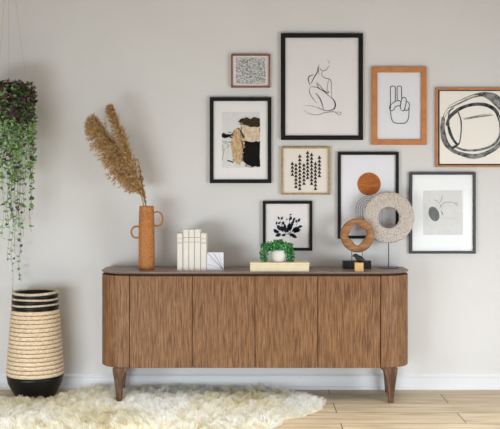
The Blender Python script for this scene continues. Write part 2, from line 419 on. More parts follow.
# trailing strands; side ones hang over the rim
sets = [(-165,.112,.070),(-172,.098,.064),(178,.108,.078),(170,.085,.068),(-158,.085,.06),(-150,.06,.060),(165,.06,.055),(-178,.118,.060),(-168,.075,.085),
        (-20,.100,.064),(-12,.112,.074),(-5,.088,.060),(4,.106,.082),(-26,.075,.056),(-32,.092,.052),(12,.080,.066),(-15,.055,.080),(0,.118,.070),(-40,.050,.050),
        (-130,.03,.05),(-110,.022,.05),(-75,.025,.05),(-55,.04,.05),(60,.05,.05),(120,.05,.05),(90,.04,.05)]
for dg, ln, ro in sets:
    if abs(dg) > 140: ro = ro*1.22+.006
    elif abs(dg) < 45: ro = ro*1.08
    a = R(dg); ca, sa = math.cos(a), math.sin(a)*.62
    bm = bmesh.new(); path = []
    for t in range(12):
        u = t/11
        if u < .35: q = .02+(ro-.02)*(u/.35); z = .088+.026*math.sin(u/.35*PI*.72)
        else: q = ro+.005*math.sin(u*9); z = .088+.026*.77 - (u-.35)/.65*(ln+.01)
        z = max(z, .008)
        path.append(Vector((q*ca, q*sa, z)))
    tube(bm, path, .0009, 4)
    for t in range(26):
        u = .15+.85*t/25; fi = u*11; i = min(10, int(fi)); p = path[i].lerp(path[i+1], fi-i)
        p = p + Vector((rr.uniform(-.008,.008), rr.uniform(-.008,.008), rr.uniform(-.003,.003)))
        if p.z < .006 and math.hypot(p.x, p.y) > .02: p.z = .006
        blob(bm, p, rr.uniform(.0038,.0060), rr.choice((0,0,1,1,2)), (1,1,1.1))
    build('trailing_strand', bm, M['succ'], k)

# ------------------------------------------------------------------ wooden ring sculpture on black base
WD = .17
wc = P(357.3, 235.4, WD); s_ = sc(WD)
k = thing('ring_sculpture', 'small wooden ring sculpture with an irregular opening on a black block base', 'sculpture', (wc.x, -WD, TOP))
M['ring_wood'] = noisy('carved_wood', [(.3, (128,86,50)), (.5, (160,112,70)), (.7, (184,138,94))], (14,14,60), 1., 5, .6, .3)
hole = [(355.5,224.2),(359.3,226.1),(362.5,228.6),(366.0,231.0),(366.6,234.8),(363.4,240.0),(358.6,245.4),(354.9,244.2),(352.0,240.4),(348.0,236.6),(349.6,232.4),(352.2,227.6)]
hp = cat_rom([((x-357.3)/s_, 0, (235.4-y)/s_) for x, y in hole], 5, True)
cz = wc.z-TOP
N = len(hp); Rr = .1075; bm = bmesh.new(); sect = []
for i in range(N):
    ih = hp[i]; a = math.atan2(ih.z, ih.x); o_ = Vector((math.cos(a)*Rr*(1+.02*math.sin(3*a)), 0, math.sin(a)*Rr))
    m1 = ih.lerp(o_, .12); m2 = ih.lerp(o_, .88); th = .016
    y1 = Vector((0,-th,0)); c0 = Vector((0,0,cz))
    sect.append([c0+ih+y1*.5, c0+m1+y1, c0+m2+y1, c0+o_+y1*.45, c0+o_-y1*.45, c0+m2-y1, c0+m1-y1, c0+ih-y1*.5])
rings(bm, sect, False, 0, True); build('ring', bm, M['ring_wood'], k, smooth=True)
M['rod_metal'] = plain('rod_metal', (50,48,50), .4, .5)
for xx in (351.8, 362.2):
    bm = bmesh.new(); tube(bm, [((xx-357.3)/s_, 0, .045), ((xx-357.3)/s_, 0, cz-.095)], .0022, 8); build('rod', bm, M['rod_metal'], k)
ba, bb_ = P(343.2,0,WD+.03), P(371.3,0,WD+.03)
bm = bmesh.new(); box(bm, ba.x-wc.x, bb_.x-wc.x, -.030, .030, 0, .050); build('base', bm, plain('black_block', (24,23,24), .45), k, bevel=.002)

# bird on a wood block
bd = .353; bc = P(358.9, 270, bd)
k = thing('bird_figurine', 'small black bird figurine perched on a pale wooden cube', 'figurine', (bc.x, -bd, TOP))
bm = bmesh.new(); box(bm, -.0262, .0262, -.0200, .0200, 0, .054); build('block', bm, noisy('pale_wood', [(.3,(206,164,104)),(.7,(222,184,126))], (20,20,80), 1., 3, .6), k, bevel=.0015)
bm = bmesh.new()
sp = [(-.044,.0925,.0008),(-.037,.0940,.0035),(-.030,.0965,.0095),(-.023,.0970,.0125),(-.016,.0935,.0130),(-.009,.0865,.0155),(.000,.0785,.0190),(.010,.0745,.0190),(.020,.0710,.0155),(.029,.0660,.0105),(.038,.0620,.0065),(.048,.0580,.0045),(.056,.0555,.002)]
rs = []
for i, (x, z, r) in enumerate(sp):
    p = Vector((x, 0, z)); q0 = Vector((sp[max(i-1,0)][0], 0, sp[max(i-1,0)][1])); q1 = Vector((sp[min(i+1,len(sp)-1)][0], 0, sp[min(i+1,len(sp)-1)][1]))
    t = (q1-q0).normalized(); n_ = Vector((-t.z, 0, t.x))
    fl_ = .8 if i < 9 else 1.1
    rs.append([p + n_*math.cos(2*PI*j/14)*r + Vector((0,1,0))*math.sin(2*PI*j/14)*r*fl_ for j in range(14)])
rings(bm, rs)
M['bird'] = plain('black_bird', (20,19,21), .4, .5)
build('bird_body', bm, M['bird'], k, smooth=True)
for s in (-1, 1):
    bm = bmesh.new(); tube(bm, [(.006, s*.006, .054), (.005, s*.006, .062)], .0012, 6); tube(bm, [(-.004, s*.006, .0548), (.012, s*.006, .0548)], .0011, 6); build('leg', bm, M['bird'], k)

# ------------------------------------------------------------------ big woven shell disc
DD = .12; dc = P(388.6, 217.5, DD); s_ = sc(DD)
k = thing('disc_sculpture', 'large beige woven shell disc with a round hole on a thin black stand', 'sculpture', (dc.x, -DD, TOP))
def shell_mat():
    m, nt, b = newmat('woven_shell')
    mp = coords(nt, (1,1,1)); vo = node(nt, 'ShaderNodeTexVoronoi', Scale=165.); nt.links.new(mp.outputs[0], vo.inputs['Vector'])
    r = ramp(nt, [(0, srgb(222,214,206)), (.5, srgb(200,187,176)), (.85, srgb(140,124,113))]); nt.links.new(vo.outputs['Distance'], r.inputs[0])
    nt.links.new(r.outputs[0], b.inputs['Base Color']); b.inputs['Roughness'].default_value = .6
    inv = nt.nodes.new('ShaderNodeMath'); inv.operation = 'SUBTRACT'; inv.inputs[0].default_value = 1
    nt.links.new(vo.outputs['Distance'], inv.inputs[1])
    bp = node(nt, 'ShaderNodeBump', Strength=.5, Distance=.002); nt.links.new(inv.outputs[0], bp.inputs['Height']); nt.links.new(bp.outputs[0], b.inputs['Normal'])
    return m
M['shell'] = shell_mat()
cz = dc.z-TOP; ro, ri = 25.8/s_, 10.5/s_; rm, hwid = (ro+ri)/2, (ro-ri)/2; sect = []
for i in range(96):
    a = 2*PI*i/96; rad = Vector((math.cos(a), 0, math.sin(a)))
    ring = []
    for q in range(16):
        b_ = 2*PI*q/16; ring.append(Vector((0,0,cz)) + rad*(rm + hwid*math.copysign(abs(math.cos(b_))**.45, math.cos(b_))) + Vector((0, .016*math.copysign(abs(math.sin(b_))**.45, math.sin(b_)), 0)))
    sect.append(ring)
bm = bmesh.new(); rings(bm, sect, False, 0, True); build('disc', bm, M['shell'], k, smooth=True)
bm = bmesh.new(); tube(bm, [(0,0,.004),(0,0,cz-ro+.012)], .0032, 10); build('rod', bm, plain('stand_black', (34,32,34), .45), k)
bm = bmesh.new(); lathe(bm, [(.0001,0),(.066,0),(.067,.002),(.066,.005),(.0001,.0055)], 40); build('base', bm, plain('base_steel', (84,80,80), .35, .5, .6), k)

# ------------------------------------------------------------------ pictures
def picture(label, name, x0, y0, x1, y1, fw, fmat, mat, paper=None, mat2=None, dep=.026, glass=True, cat='picture'):
    """outer pixel rectangle of the frame front; fw = moulding width in px"""
    a, b = P(x0, y1, dep), P(x1, y0, dep); w = fw/sc(dep)
    cx, cz = (a.x+b.x)/2, (a.z+b.z)/2; hw, hh = (b.x-a.x)/2, (b.z-a.z)/2
    t = thing(name, label, cat, (cx, 0, cz))
    bm = bmesh.new()
    def rc(hw_, hh_, y): return [Vector((-hw_, y, -hh_)), Vector((hw_, y, -hh_)), Vector((hw_, y, hh_)), Vector((-hw_, y, hh_))]
    rings(bm, [rc(hw, hh, -.001), rc(hw, hh, -dep+.001), rc(hw-.001, hh-.001, -dep), rc(hw-w+.001, hh-w+.001, -dep), rc(hw-w, hh-w, -dep+.001), rc(hw-w, hh-w, -.001)], False, 0, True)
    build('frame', bm, fmat, t)
    bm = bmesh.new(); box(bm, -hw+w+.0002, hw-w-.0002, -.012, -.002, -hh+w+.0002, hh-w-.0002); build('mat_board', bm, mat, t)
    t['_c'] = 0; del t['_c']
    if paper:
        px0, py0, px1, py1, pm = paper
        q0, q1 = P(px0, py1, .0125), P(px1, py0, .0125)
        bm = bmesh.new(); box(bm, q0.x-cx, q1.x-cx, -.0126, -.0118, q0.z-cz, q1.z-cz); build('print', bm, pm, t)
    if glass:
        bm = bmesh.new(); box(bm, -hw+w+.0002, hw-w-.0002, -.0195, -.018, -hh+w+.0002, hh-w-.0002); build('glass', bm, M['glass'], t)
    t_c = (cx, cz)
    return t, t_c
AD = .0133     # plane of the printed ink
def T(c, base, k, off=None):
    def f(x, y):
        p = P(base[0]+x/k, base[1]+y/k, AD); return (p.x-c[0], p.z-c[1])
    return f
def rough_poly(bm, pts, y, rr, jit, mi=0, sub=5):
    out = []
    n = len(pts)
    for i in range(n):
        a, b = pts[i], pts[(i+1)%n]
        for q in range(sub):
            t = q/sub; out.append((a[0]+(b[0]-a[0])*t+rr.uniform(-jit, jit), a[1]+(b[1]-a[1])*t+rr.uniform(-jit, jit)))
    vs = [bm.verts.new((x, y, z)) for x, z in out]
    f = bm.faces.new(vs); f.material_index = mi
    bmesh.ops.triangulate(bm, faces=[f])

# A small script panel
t, c = picture('small square print of dense grey lettering in a thin reddish frame', 'picture_frame', 231.1, 54.1, 270.1, 87.4, 1.5, M['red_frame'], M['mat'], (235.8,57.6,265.6,83.6,M['script']))
# B seated figure
t, c = picture('large black framed line drawing of a seated woman, biggest picture on the wall', 'picture_frame', 280.9, 33.1, 363.1, 139.9, 4.4, M['black_frame'], M['paper'])
g = T(c, (295,55), 6.6); bm = bmesh.new()
S = [([(160,60),(155,90),(158,132)],1.6),([(150,80),(148,110),(125,150),(105,190)],3.2),([(160,85),(180,103),(205,98),(226,70)],2),([(212,30),(226,48),(222,60)],1),
     ([(180,105),(178,135),(200,152),(225,158),(238,175),(240,220),(240,285)],2.2),([(222,160),(215,200),(212,240)],1.6),([(125,130),(95,140),(88,165),(100,200)],3.2),
     ([(145,180),(175,215),(190,235),(215,250),(222,243),(205,235)],2.6),([(100,210),(140,213),(190,240),(240,285)],2.4),([(240,280),(260,305),(266,330),(255,358),(215,368)],4.4),
     ([(100,212),(95,245),(120,290),(145,318)],2),([(135,250),(160,280),(178,320),(188,358)],3.4),([(150,345),(185,362),(225,370)],2.2),([(170,232),(150,205),(143,182)],2.2),
     ([(55,360),(90,385),(150,395),(200,380),(260,375),(290,395),(305,382),(285,376),(262,377)],1.8),([(60,335),(100,335),(135,342),(165,356)],1.2)]
for pts, w in S: ribbon(bm, [g(*p) for p in pts], w/6.6/153.5*1.85, -AD, taper=True)
build('drawing', bm, M['ink'], t)
# C abstract
t, c = picture('black framed abstract with tan and black brush blocks, leftmost picture on the wall', 'picture_frame', 209.7, 97.2, 271.4, 183.2, 3.7, M['black_frame'], M['mat'], (222,111.8,259.8,167.8,M['paper_grey']))
g = T(c, (215,105), 6.3); bm = bmesh.new(); rr = random.Random(21); jt = 5/6.3/153
rough_poly(bm, [g(*p) for p in ((165,130),(205,128),(281,138),(281,228),(185,226),(160,200))], -AD-.0001, rr, jt, 1)
rough_poly(bm, [g(*p) for p in ((112,170),(125,155),(160,150),(168,200),(188,205),(178,290),(170,350),(150,375),(135,370),(108,300),(100,220),(108,190))], -AD-.0002, rr, jt*1.6, 0)
rough_poly(bm, [g(*p) for p in ((145,100),(165,88),(200,78),(230,90),(240,78),(281,88),(281,136),(205,134),(175,118),(155,112))], -AD-.0003, rr, jt, 3)
rough_poly(bm, [g(*p) for p in ((182,228),(230,232),(281,228),(281,392),(225,388),(190,365),(175,340),(178,290),(186,258))], -AD-.0004, rr, jt, 2)
rough_poly(bm, [g(*p) for p in ((45,176),(68,182),(112,186),(114,196),(82,202),(62,208),(45,206))], -AD-.0005, rr, jt, 2)
for pts, w in (([(45,232),(75,233),(100,236)],2.5),([(78,350),(100,355),(115,362)],7),([(48,250),(52,300),(46,350)],2),([(60,240),(85,250),(75,275)],2),([(90,230),(110,240)],2),([(195,382),(225,392),(240,385)],3)):
    ribbon(bm, [g(*p) for p in pts], w/6.3/153.5, -AD-.0006, 2)
for _ in range(70):       # dry brush fray round the blocks
    q = rr.random()
    if q < .40: x, y, L, mi, w = rr.uniform(172,200), rr.uniform(230,390), rr.uniform(10,26), 2, 5
    elif q < .55: x, y, L, mi, w = rr.uniform(148,190), rr.uniform(82,128), rr.uniform(10,30), 3, 4
    elif q < .80: x, y, L, mi, w = rr.choice((rr.uniform(96,118), rr.uniform(150,176))), rr.uniform(160,375), rr.uniform(8,22), 0, 6
    elif q < .90: x, y, L, mi, w = rr.uniform(45,95), rr.uniform(170,212), rr.uniform(10,30), 2, 4
    else: x, y, L, mi, w = rr.uniform(48,92), rr.uniform(225,370), rr.uniform(4,12), 2, 2
    x2 = min(281, x+L); ribbon(bm, [g(x, y), g((x+x2)/2, y+rr.uniform(-3,3)), g(x2, y+rr.uniform(-4,4))], w*rr.uniform(.5,1.2)/6.3/153.5, -AD-.0007, mi, taper=True)
build('brush_painting', bm, [M['tan'], M['peach'], M['black_paint'], M['olive_paint']], t)
# D triangles
t, c = picture('small square print of columns of dark triangles in a thin gold frame', 'picture_frame', 281.4, 146.8, 330.2, 194.8, 1.7, M['gold_frame'], M['paper_cream'])
g = T(c, (278,143), 7.8); bm = bmesh.new()
for x, ya, yb in ((112,160,245),(140,172,340),(170,102,355),(202,172,315),(231,75,270),(262,90,315),(292,160,355),(323,112,255)):
    n = round((yb-ya)/28)
    for i in range(n+1):
        y = ya+(yb-ya)*i/n
        rough_poly(bm, [g(x-15, y+12), g(x, y-16), g(x+15, y+12)], -AD, rr, .0, 0, 1)
build('triangle_pattern', bm, M['ink_brown'], t)
# E botanical
t, c = picture('square black framed print of dark flowers and leaves, behind the potted plant', 'picture_frame', 262.8, 201, 312.4, 250.8, 2.9, M['black_frame'], M['paper'])
g = T(c, (258,198), 7.655); bm = bmesh.new(); rr = random.Random(5)
def leaf(x, y, L, a, w=.45, mi=0):
    a = R(a); pts = []
    for u, s in ((0,0),(.25,.8),(.5,1),(.8,.6),(1,0),(.8,-.6),(.5,-1),(.25,-.8)):
        lx, ly = u*L, s*L*w/2*1.25; pts.append(g(x+lx*math.cos(a)-ly*math.sin(a), y-(lx*math.sin(a)+ly*math.cos(a))))
    f = bm.faces.new([bm.verts.new((p[0], -AD-.0001, p[1])) for p in pts]); f.material_index = mi
for x, y, L, a in ((180,250,45,130),(165,262,38,170),(178,275,40,200),(190,262,40,100),(235,262,50,140),(225,255,45,60),(250,250,50,100),(262,258,45,40),(280,258,40,20),(275,270,45,60),(240,278,35,350),(215,280,30,190),(255,280,40,330),
                   (262,215,30,90),(268,195,26,80),(200,205,24,120),(185,205,24,60),(305,185,28,60),(295,190,22,100),(305,222,30,10),(140,205,22,80),(152,200,22,40),(240,175,24,70),(255,168,24,100),(265,172,24,45),(165,165,22,120),(175,168,24,60),
                   (215,170,14,45),(240,130,16,20),(300,250,30,70),(150,258,30,150),(205,240,34,90),(230,235,30,80),(240,290,20,10)):
    leaf(x, y, L*1.25, a)
for pts in (((228,280),(235,220),(242,180),(243,135)),((222,280),(190,230),(168,170)),((230,280),(262,225),(268,180)),((235,280),(285,230),(310,165)),((224,280),(180,240),(142,205)),((236,275),(280,235),(328,222))):
    ribbon(bm, [g(*p) for p in pts], 2.2/7.655/153.5, -AD)
build('botanical_drawing', bm, M['ink_navy'], t)
# F sun and arches
t, c = picture('black framed print of a rust orange sun above arches, behind the ring sculptures', 'picture_frame', 337.9, 151.9, 398.9, 238.8, 3.0, M['black_frame'], M['mat'], (342.6,156.6,394.2,234.2,M['paper_lilac']))
def g(x, y): p = P(x, y, AD); return (p.x-c[0], p.z-c[1])
bm = bmesh.new()
vs = [bm.verts.new((g(369+11.7*math.cos(2*PI*i/48), 184+11.5*math.sin(2*PI*i/48))[0], -AD, g(369+11.7*math.cos(2*PI*i/48), 184+11.5*math.sin(2*PI*i/48))[1])) for i in range(48)]
bm.faces.new(vs); build('painted_sun', bm, M['sun'], t)
bm = bmesh.new()
for q in range(6):
    r_ = 13.0-2.1*q; pts = [(369-r_, 230)] + [(369-r_, 222), (369-r_, 212)] + [(369-r_*math.cos(PI*i/14), 209-r_*math.sin(PI*i/14)) for i in range(15)] + [(369+r_, 212), (369+r_, 222), (369+r_, 230)]
    ribbon(bm, [g(*p) for p in pts], .45/153.5, -AD-.0001, smooth=False)
build('arch_lines', bm, M['ink_soft'], t)
# G peace hand
t, c = picture('orange wood framed drawing of a hand making a peace sign', 'picture_frame', 372, 66.8, 426.7, 144.8, 5.4, M['orange_frame'], M['paper_lilac'])
g = T(c, (368,62), 4.87); bm = bmesh.new()
for pts in ([(110,228),(109,130),(114,120),(122,117),(130,120),(133,130),(133,192)],[(142,185),(142,128),(147,119),(153,117),(160,119),(163,128),(164,182)],
            [(108,236),(106,216),(125,197),(148,187),(160,196),(156,212),(136,216),(124,234),(108,236)],[(160,232),(158,212),(165,180),(176,172),(186,182),(183,212),(175,236),(162,236)],
            [(186,193),(198,197),(202,212),(195,232),(182,236),(179,222)],[(110,238),(112,265),(120,288),(134,297),(176,298),(190,288),(198,268),(200,226)]):
    ribbon(bm, [g(*p) for p in pts], 3.6/4.87/153.5, -AD)
build('hand_drawing', bm, M['ink'], t)
# H brushed ring canvas
t, c = picture('canvas with a loose black brushed ring in a thin light brown frame', 'picture_frame', 436.2, 87.8, 517, 167.2, 2.0, M['copper_frame'], M['ink'], (439.6,91.0,513.6,163.9,M['canvas']), glass=False)
g = T(c, (434,84), 4.88); bm = bmesh.new(); rr = random.Random(8)
def brush(pts, w, mi, n=7, spread=6, closed=False):
    w *= 1.2; n += 2; spread *= 1.25
    for q in range(n):
        o1, o2 = rr.uniform(-spread, spread), rr.uniform(-spread, spread)
        k_ = rr.uniform(.0, .12); m_ = len(pts); a_ = int(k_*m_); b_ = m_-int(rr.uniform(0, .12)*m_)
        ribbon(bm, [g(x+o1+rr.uniform(-1.5,1.5), y+o2+rr.uniform(-1.5,1.5)) for x, y in pts[a_:b_]], w*rr.uniform(.5,1.2)/4.88/153.5, -AD-.00004*len(bm.faces)/100, mi, taper=True)
outer = [(75,112),(130,85),(190,60),(250,50),(300,60),(335,100),(350,180),(338,260),(300,312),(250,338),(190,350),(130,338),(85,318),(52,280),(42,220),(48,160),(75,118)]
bold = [(62,200),(72,170),(90,148),(130,120),(190,100),(250,100),(300,128),(322,180),(322,250),(290,298),(220,322),(150,325),(100,308)]
brush(outer, 4, 1, 7, 6); brush(bold[:8], 7, 0, 5, 4); brush(bold[7:], 4, 1, 6, 5); brush(outer[2:7], 9, 1, 4, 7); brush(outer[8:13], 7, 1, 4, 8)
brush([(110,120),(130,170),(132,230),(120,292),(92,268),(75,220),(70,170),(76,132),(96,115)], 3.5, 0, 4, 3)
brush([(44,190),(48,240),(62,285),(85,312),(112,300)], 9, 0, 5, 4); brush([(66,190),(76,230),(92,268),(115,296)], 8, 0, 3, 3)
brush([(240,55),(275,68),(305,95),(330,130)], 14, 1, 5, 8); brush([(46,170),(42,220),(52,280),(85,320)], 9, 1, 4, 7); brush([(135,345),(190,356),(250,344)], 8, 1, 5, 6); brush([(148,170),(190,162),(230,155),(285,148)], 3, 1, 3, 4)
build('brushed_ring', bm, [M['ink_wash'], M['ink_grey']], t)
# I grey sketch
t, c = picture('charcoal framed print of a small dark seed head with thin twigs, rightmost lower picture', 'picture_frame', 409.8, 172.2, 475.9, 253.7, 2.6, M['grey_frame'], M['mat_white'], (423.2,190.4,463.0,234.8,M['paper_grey']))
g = T(c, (418,185), 7.8); bm = bmesh.new(); rr = random.Random(2)
cx_, cy_ = 124, 226; pts = []
for i in range(14):
    a = 2*PI*i/14; x, y = 40*math.cos(a), 60*math.sin(a); th = R(-22); pts.append(g(cx_+x*math.cos(th)-y*math.sin(th), cy_+x*math.sin(th)+y*math.cos(th)))
rough_poly(bm, pts, -AD, rr, .0008, 1, 2)
for pts, w in (([(176,132),(184,105),(191,78)],3),([(125,115),(150,125),(165,140),(178,165)],2.5),([(168,185),(185,155),(212,137),(245,133),(275,138),(300,150),(312,165)],3),([(285,148),(302,142),(312,132)],2),([(180,205),(192,222),(186,234)],6),
               ([(135,185),(142,168),(150,160)],2),([(200,255),(240,262),(300,258)],.7),([(270,200),(310,220),(340,235)],.7),([(60,250),(75,265),(100,280)],.7)):
    ribbon(bm, [g(*p) for p in pts], w/7.8/153.5, -AD-.0001, 0)
build('twig_drawing', bm, [M['ink_soft'], noisy('seed_head', [(.4,(54,56,60)),(.6,(150,152,154))], (330,330,330), 1., 3, .9)], t)

# ------------------------------------------------------------------ woven floor basket / vase
BD_ = .205; bx = P(35.2, 0, BD_).x
k = thing('floor_vase', 'tall cord woven floor basket with a black glossy foot and black striped neck', 'floor vase', (bx, -BD_, 0))
M['vase_black'] = plain('black_lacquer', (14,13,13), .35, .3)
def cord_mat():
    m, nt, b = newmat('seagrass_cord')
    mp = coords(nt, (55,55,170)); n = node(nt, 'ShaderNodeTexNoise', Scale=1., Detail=3., Roughness=.6); nt.links.new(mp.outputs[0], n.inputs['Vector'])
    r = ramp(nt, [(.3, srgb(190,158,124)), (.5, srgb(222,198,166)), (.7, srgb(238,220,196))]); nt.links.new(n.outputs['Fac'], r.inputs[0])
    nt.links.new(r.outputs[0], b.inputs['Base Color']); b.inputs['Roughness'].default_value = .85
    bp = node(nt, 'ShaderNodeBump', Strength=.5, Distance=.003); nt.links.new(n.outputs['Fac'], bp.inputs['Height']); nt.links.new(bp.outputs[0], b.inputs['Normal'])
    return m
M['cord'] = cord_mat()
def rad(z):
    tab = [(.0,.118),(.03,.136),(.09,.168),(.132,.1765),(.165,.177),(.24,.172),(.40,.160),(.545,.149),(.66,.143)]
    for (a, ra), (b_, rb) in zip(tab, tab[1:]):
        if z <= b_: return ra+(rb-ra)*(z-a)/(b_-a)
    return tab[-1][1]
bm = bmesh.new()
prof = [(.0001,.0),(.116,.0)] + [(rad(z), z) for z in (.004,.03,.06,.09,.12,.136)] + [(rad(.136)-.012,.140)]
prof += [(rad(z)-.010, z) for z in (.2,.3,.4,.5,.6,.655)] + [(rad(.655)-.016,.655)] + [(rad(z)-.018, z) for z in (.6,.4,.2)] + [(.0001,.1)]
lathe(bm, prof, 56); build('body', bm, M['vase_black'], k, smooth=True)
nc = 16; z0, z1 = .139, .549; st = (z1-z0)/nc; bm = bmesh.new(); pr = []
for i in range(nc):
    for q in range(7):
        a = -PI/2+PI*q/6; z = z0+st*(i+.5)+math.sin(a)*st*.5; pr.append((rad(z)-.009+math.cos(a)*.0115, z))
pr = [(rad(z0)-.0105, z0)] + pr + [(rad(z1)-.0105, z1)]
lathe(bm, pr, 64, wob=.004)
for f in bm.faces:
    c = f.calc_center_median()
    if math.hypot(c.x, c.y) < rad(c.z)-.009+.0115*.42: f.material_index = 1  # grooves between cords coloured darker to stand in for their shade
build('woven_wrap', bm, [M['cord'], plain('cord_groove_shade', (146,110,78), .9)], k, smooth=True)
M['cord_pale'] = noisy('pale_cord', [(.3,(176,156,128)),(.6,(216,200,176)),(.8,(230,216,196))], (60,60,60), 1., 3, .85)
for z, hh in ((.654,.0085),(.617,.0065),(.582,.0065)):
    bm = bmesh.new(); N = 72; sect = []
    for i in range(N):
        a = 2*PI*i/N; wv = .0022*math.sin(a*2+z*70)
        sect.append([Vector((math.cos(a)*(rad(z)-.006+math.cos(b_)*.0075), math.sin(a)*(rad(z)-.006+math.cos(b_)*.0075), z+wv+math.sin(b_)*hh)) for b_ in [2*PI*j/10 for j in range(10)]])
    rings(bm, sect, False, 0, True); build('cord_ring', bm, M['cord_pale'], k, smooth=True)
for z in (.636,.600,.565):
    bm = bmesh.new(); N = 64; sect = []
    for i in range(N):
        a = 2*PI*i/N
        sect.append([Vector((math.cos(a)*(rad(z)-.010+math.cos(b_)*.010), math.sin(a)*(rad(z)-.010+math.cos(b_)*.010), z+math.sin(b_)*.0115)) for b_ in [2*PI*j/10 for j in range(10)]])
    rings(bm, sect, False, 0, True); build('black_band', bm, M['vase_black'], k, smooth=True)

# ------------------------------------------------------------------ hanging plant
HD = .25; hx = P(8.5, 0, HD).x; hz = P(0, 84, HD).z
hp_ = thing('hanging_plant', 'hanging pot of trailing purple and green vines on thin ropes', 'hanging plant', (hx, -HD, hz-.11))
bm = bmesh.new(); lathe(bm, [(.0001,0),(.075,0),(.09,.01),(.112,.10),(.114,.11),(.106,.11),(.104,.09),(.0001,.088)], 36); build('planter', bm, plain('planter_dark', (70,56,50), .8), hp_, smooth=True)
M['rope'] = plain('jute_rope', (216,190,162), .9)
top_z = ZC-(hz-.11)
for dg in (6, 103, 250):
    a = R(dg); bm = bmesh.new(); tube(bm, [(.112*math.cos(a), .112*math.sin(a), .105), (.002*math.cos(a), .002*math.sin(a), top_z-.04)], .0014, 6); build('rope', bm, M['rope'], hp_)
bm = bmesh.new(); tube(bm, [(0,0,top_z), (0,0,top_z-.02), (.012,0,top_z-.032), (0,0,top_z-.045), (-.010,0,top_z-.036)], .0025, 8); build('hook', bm, plain('hook_brass', (150,130,90), .4, .5, .7), hp_)
M['leaf_g'] = noisy('vine_leaf', [(.3, (104,142,78)), (.5, (142,178,112)), (.7, (190,214,160))], (25,25,25), 1., 2, .55)
M['leaf_d'] = noisy('dark_vine_leaf', [(.3, (52,78,44)), (.7, (90,124,72))], (25,25,25), 1., 2, .55)
M['leaf_p'] = noisy('purple_vine_leaf', [(.3, (70,40,52)), (.7, (128,84,98))], (25,25,25), 1., 2, .55)
M['vine_stem'] = plain('vine_stem', (98,86,66), .8)
HEART = [(0,-.08),(.26,-.26),(.5,-.12),(.5,.18),(.28,.52),(0,.82),(-.28,.52),(-.5,.18),(-.5,-.12),(-.26,-.26)]
def heart(bm, p, size, rr, mi):
    yaw = rr.uniform(0, 2*PI); tl = rr.uniform(.2, 1.3); sp_ = rr.uniform(-.8,.8)
    mt = Matrix.Rotation(yaw, 3, 'Z') @ Matrix.Rotation(tl, 3, 'X') @ Matrix.Rotation(sp_, 3, 'Z')
    c = bm.verts.new(p + mt @ Vector((0, -.2*size, -.10*size)))
    vs = [bm.verts.new(p + mt @ Vector((x*size, -y*size, 0))) for x, y in HEART]
    for i in range(len(vs)): bm.faces.new((c, vs[i], vs[(i+1)%len(vs)])).material_index = mi
rr = random.Random(31)
bm = bmesh.new()     # crown over the pot
for _ in range(1500):
    a = rr.uniform(0, 2*PI); z = rr.uniform(-.13, .125); q = rr.uniform(.10, .150)+.015*(z < .05)
    if z > .09: q = .155*math.sqrt(rr.random())
    sz = rr.uniform(.014, .025); u = rr.random()
    mi = (2 if u < .55 else 1 if u < .80 else 0) if z > -.03 else (2 if u < .32 else 1 if u < .6 else 0)
    heart(bm, Vector((q*math.cos(a), q*math.sin(a), z)), sz, rr, mi)
build('foliage', bm, [M['leaf_g'], M['leaf_d'], M['leaf_p']], hp_)
vines = []
def ylen(yb): return (hz - P(0, yb, HD).z)
for x_, yb in ((2,262),(6,296),(14.5,284),(13,226),(20.5,252),(22,205),(30.5,232),(33,190),(29,212),(27,236),(9,236),(4,215),(18,215),(34,160),(25,178),(11,196)):
    dx = P(x_, 0, HD).x-hx; ok = max(-.999, min(.999, dx/.155)); a = math.acos(ok)*(-1 if rr.random() < .6 else 1); vines.append((a, ylen(yb)))
for i in range(26):
    vines.append((rr.uniform(0, 2*PI), rr.uniform(.30, .72)*(1 if rr.random() < .7 else 1.25)))
for a, L in vines:
    bm = bmesh.new(); r0 = .105; ro_ = rr.uniform(.140,.163)
    path = [Vector((r0*math.cos(a)*.8, r0*math.sin(a)*.8, .105)), Vector((ro_*.95*math.cos(a), ro_*.95*math.sin(a), .11))]
    n = max(6, int(L/.04)); ph = rr.uniform(0, 6)
    for j in range(1, n+1):
        u = j/n; path.append(Vector((ro_*math.cos(a)+.006*math.sin(ph+j*.7), ro_*math.sin(a)+.006*math.cos(ph+j*.9), .11-L*u)))
    tube(bm, path, .0009, 4, 3)
    pos = .02
    while pos < L:
        u = pos/L; fi = 1+u*n; i = min(len(path)-2, int(fi)); p = path[i].lerp(path[i+1], fi-i)
        dense = .018 if pos < .42 else (.023 if pos < .60 else .034)
        for q in range(2):
            if rr.random() < (.92 if pos < .6 else .8):
                sz = rr.uniform(.019, .031)*(1 if pos < .6 else .85)
                uu = rr.random(); mi = (2 if uu < .5 else 1 if uu < .75 else 0) if pos < .24 else (2 if uu < .08 else 1 if uu < .22 else 0)
                heart(bm, p + Vector((rr.uniform(-.013,.013), rr.uniform(-.013,.013), rr.uniform(-.006,.006))), sz, rr, mi)
        pos += dense*rr.uniform(.8, 1.9)
    build('trailing_vine', bm, [M['leaf_g'], M['leaf_d'], M['leaf_p'], M['vine_stem']], hp_)

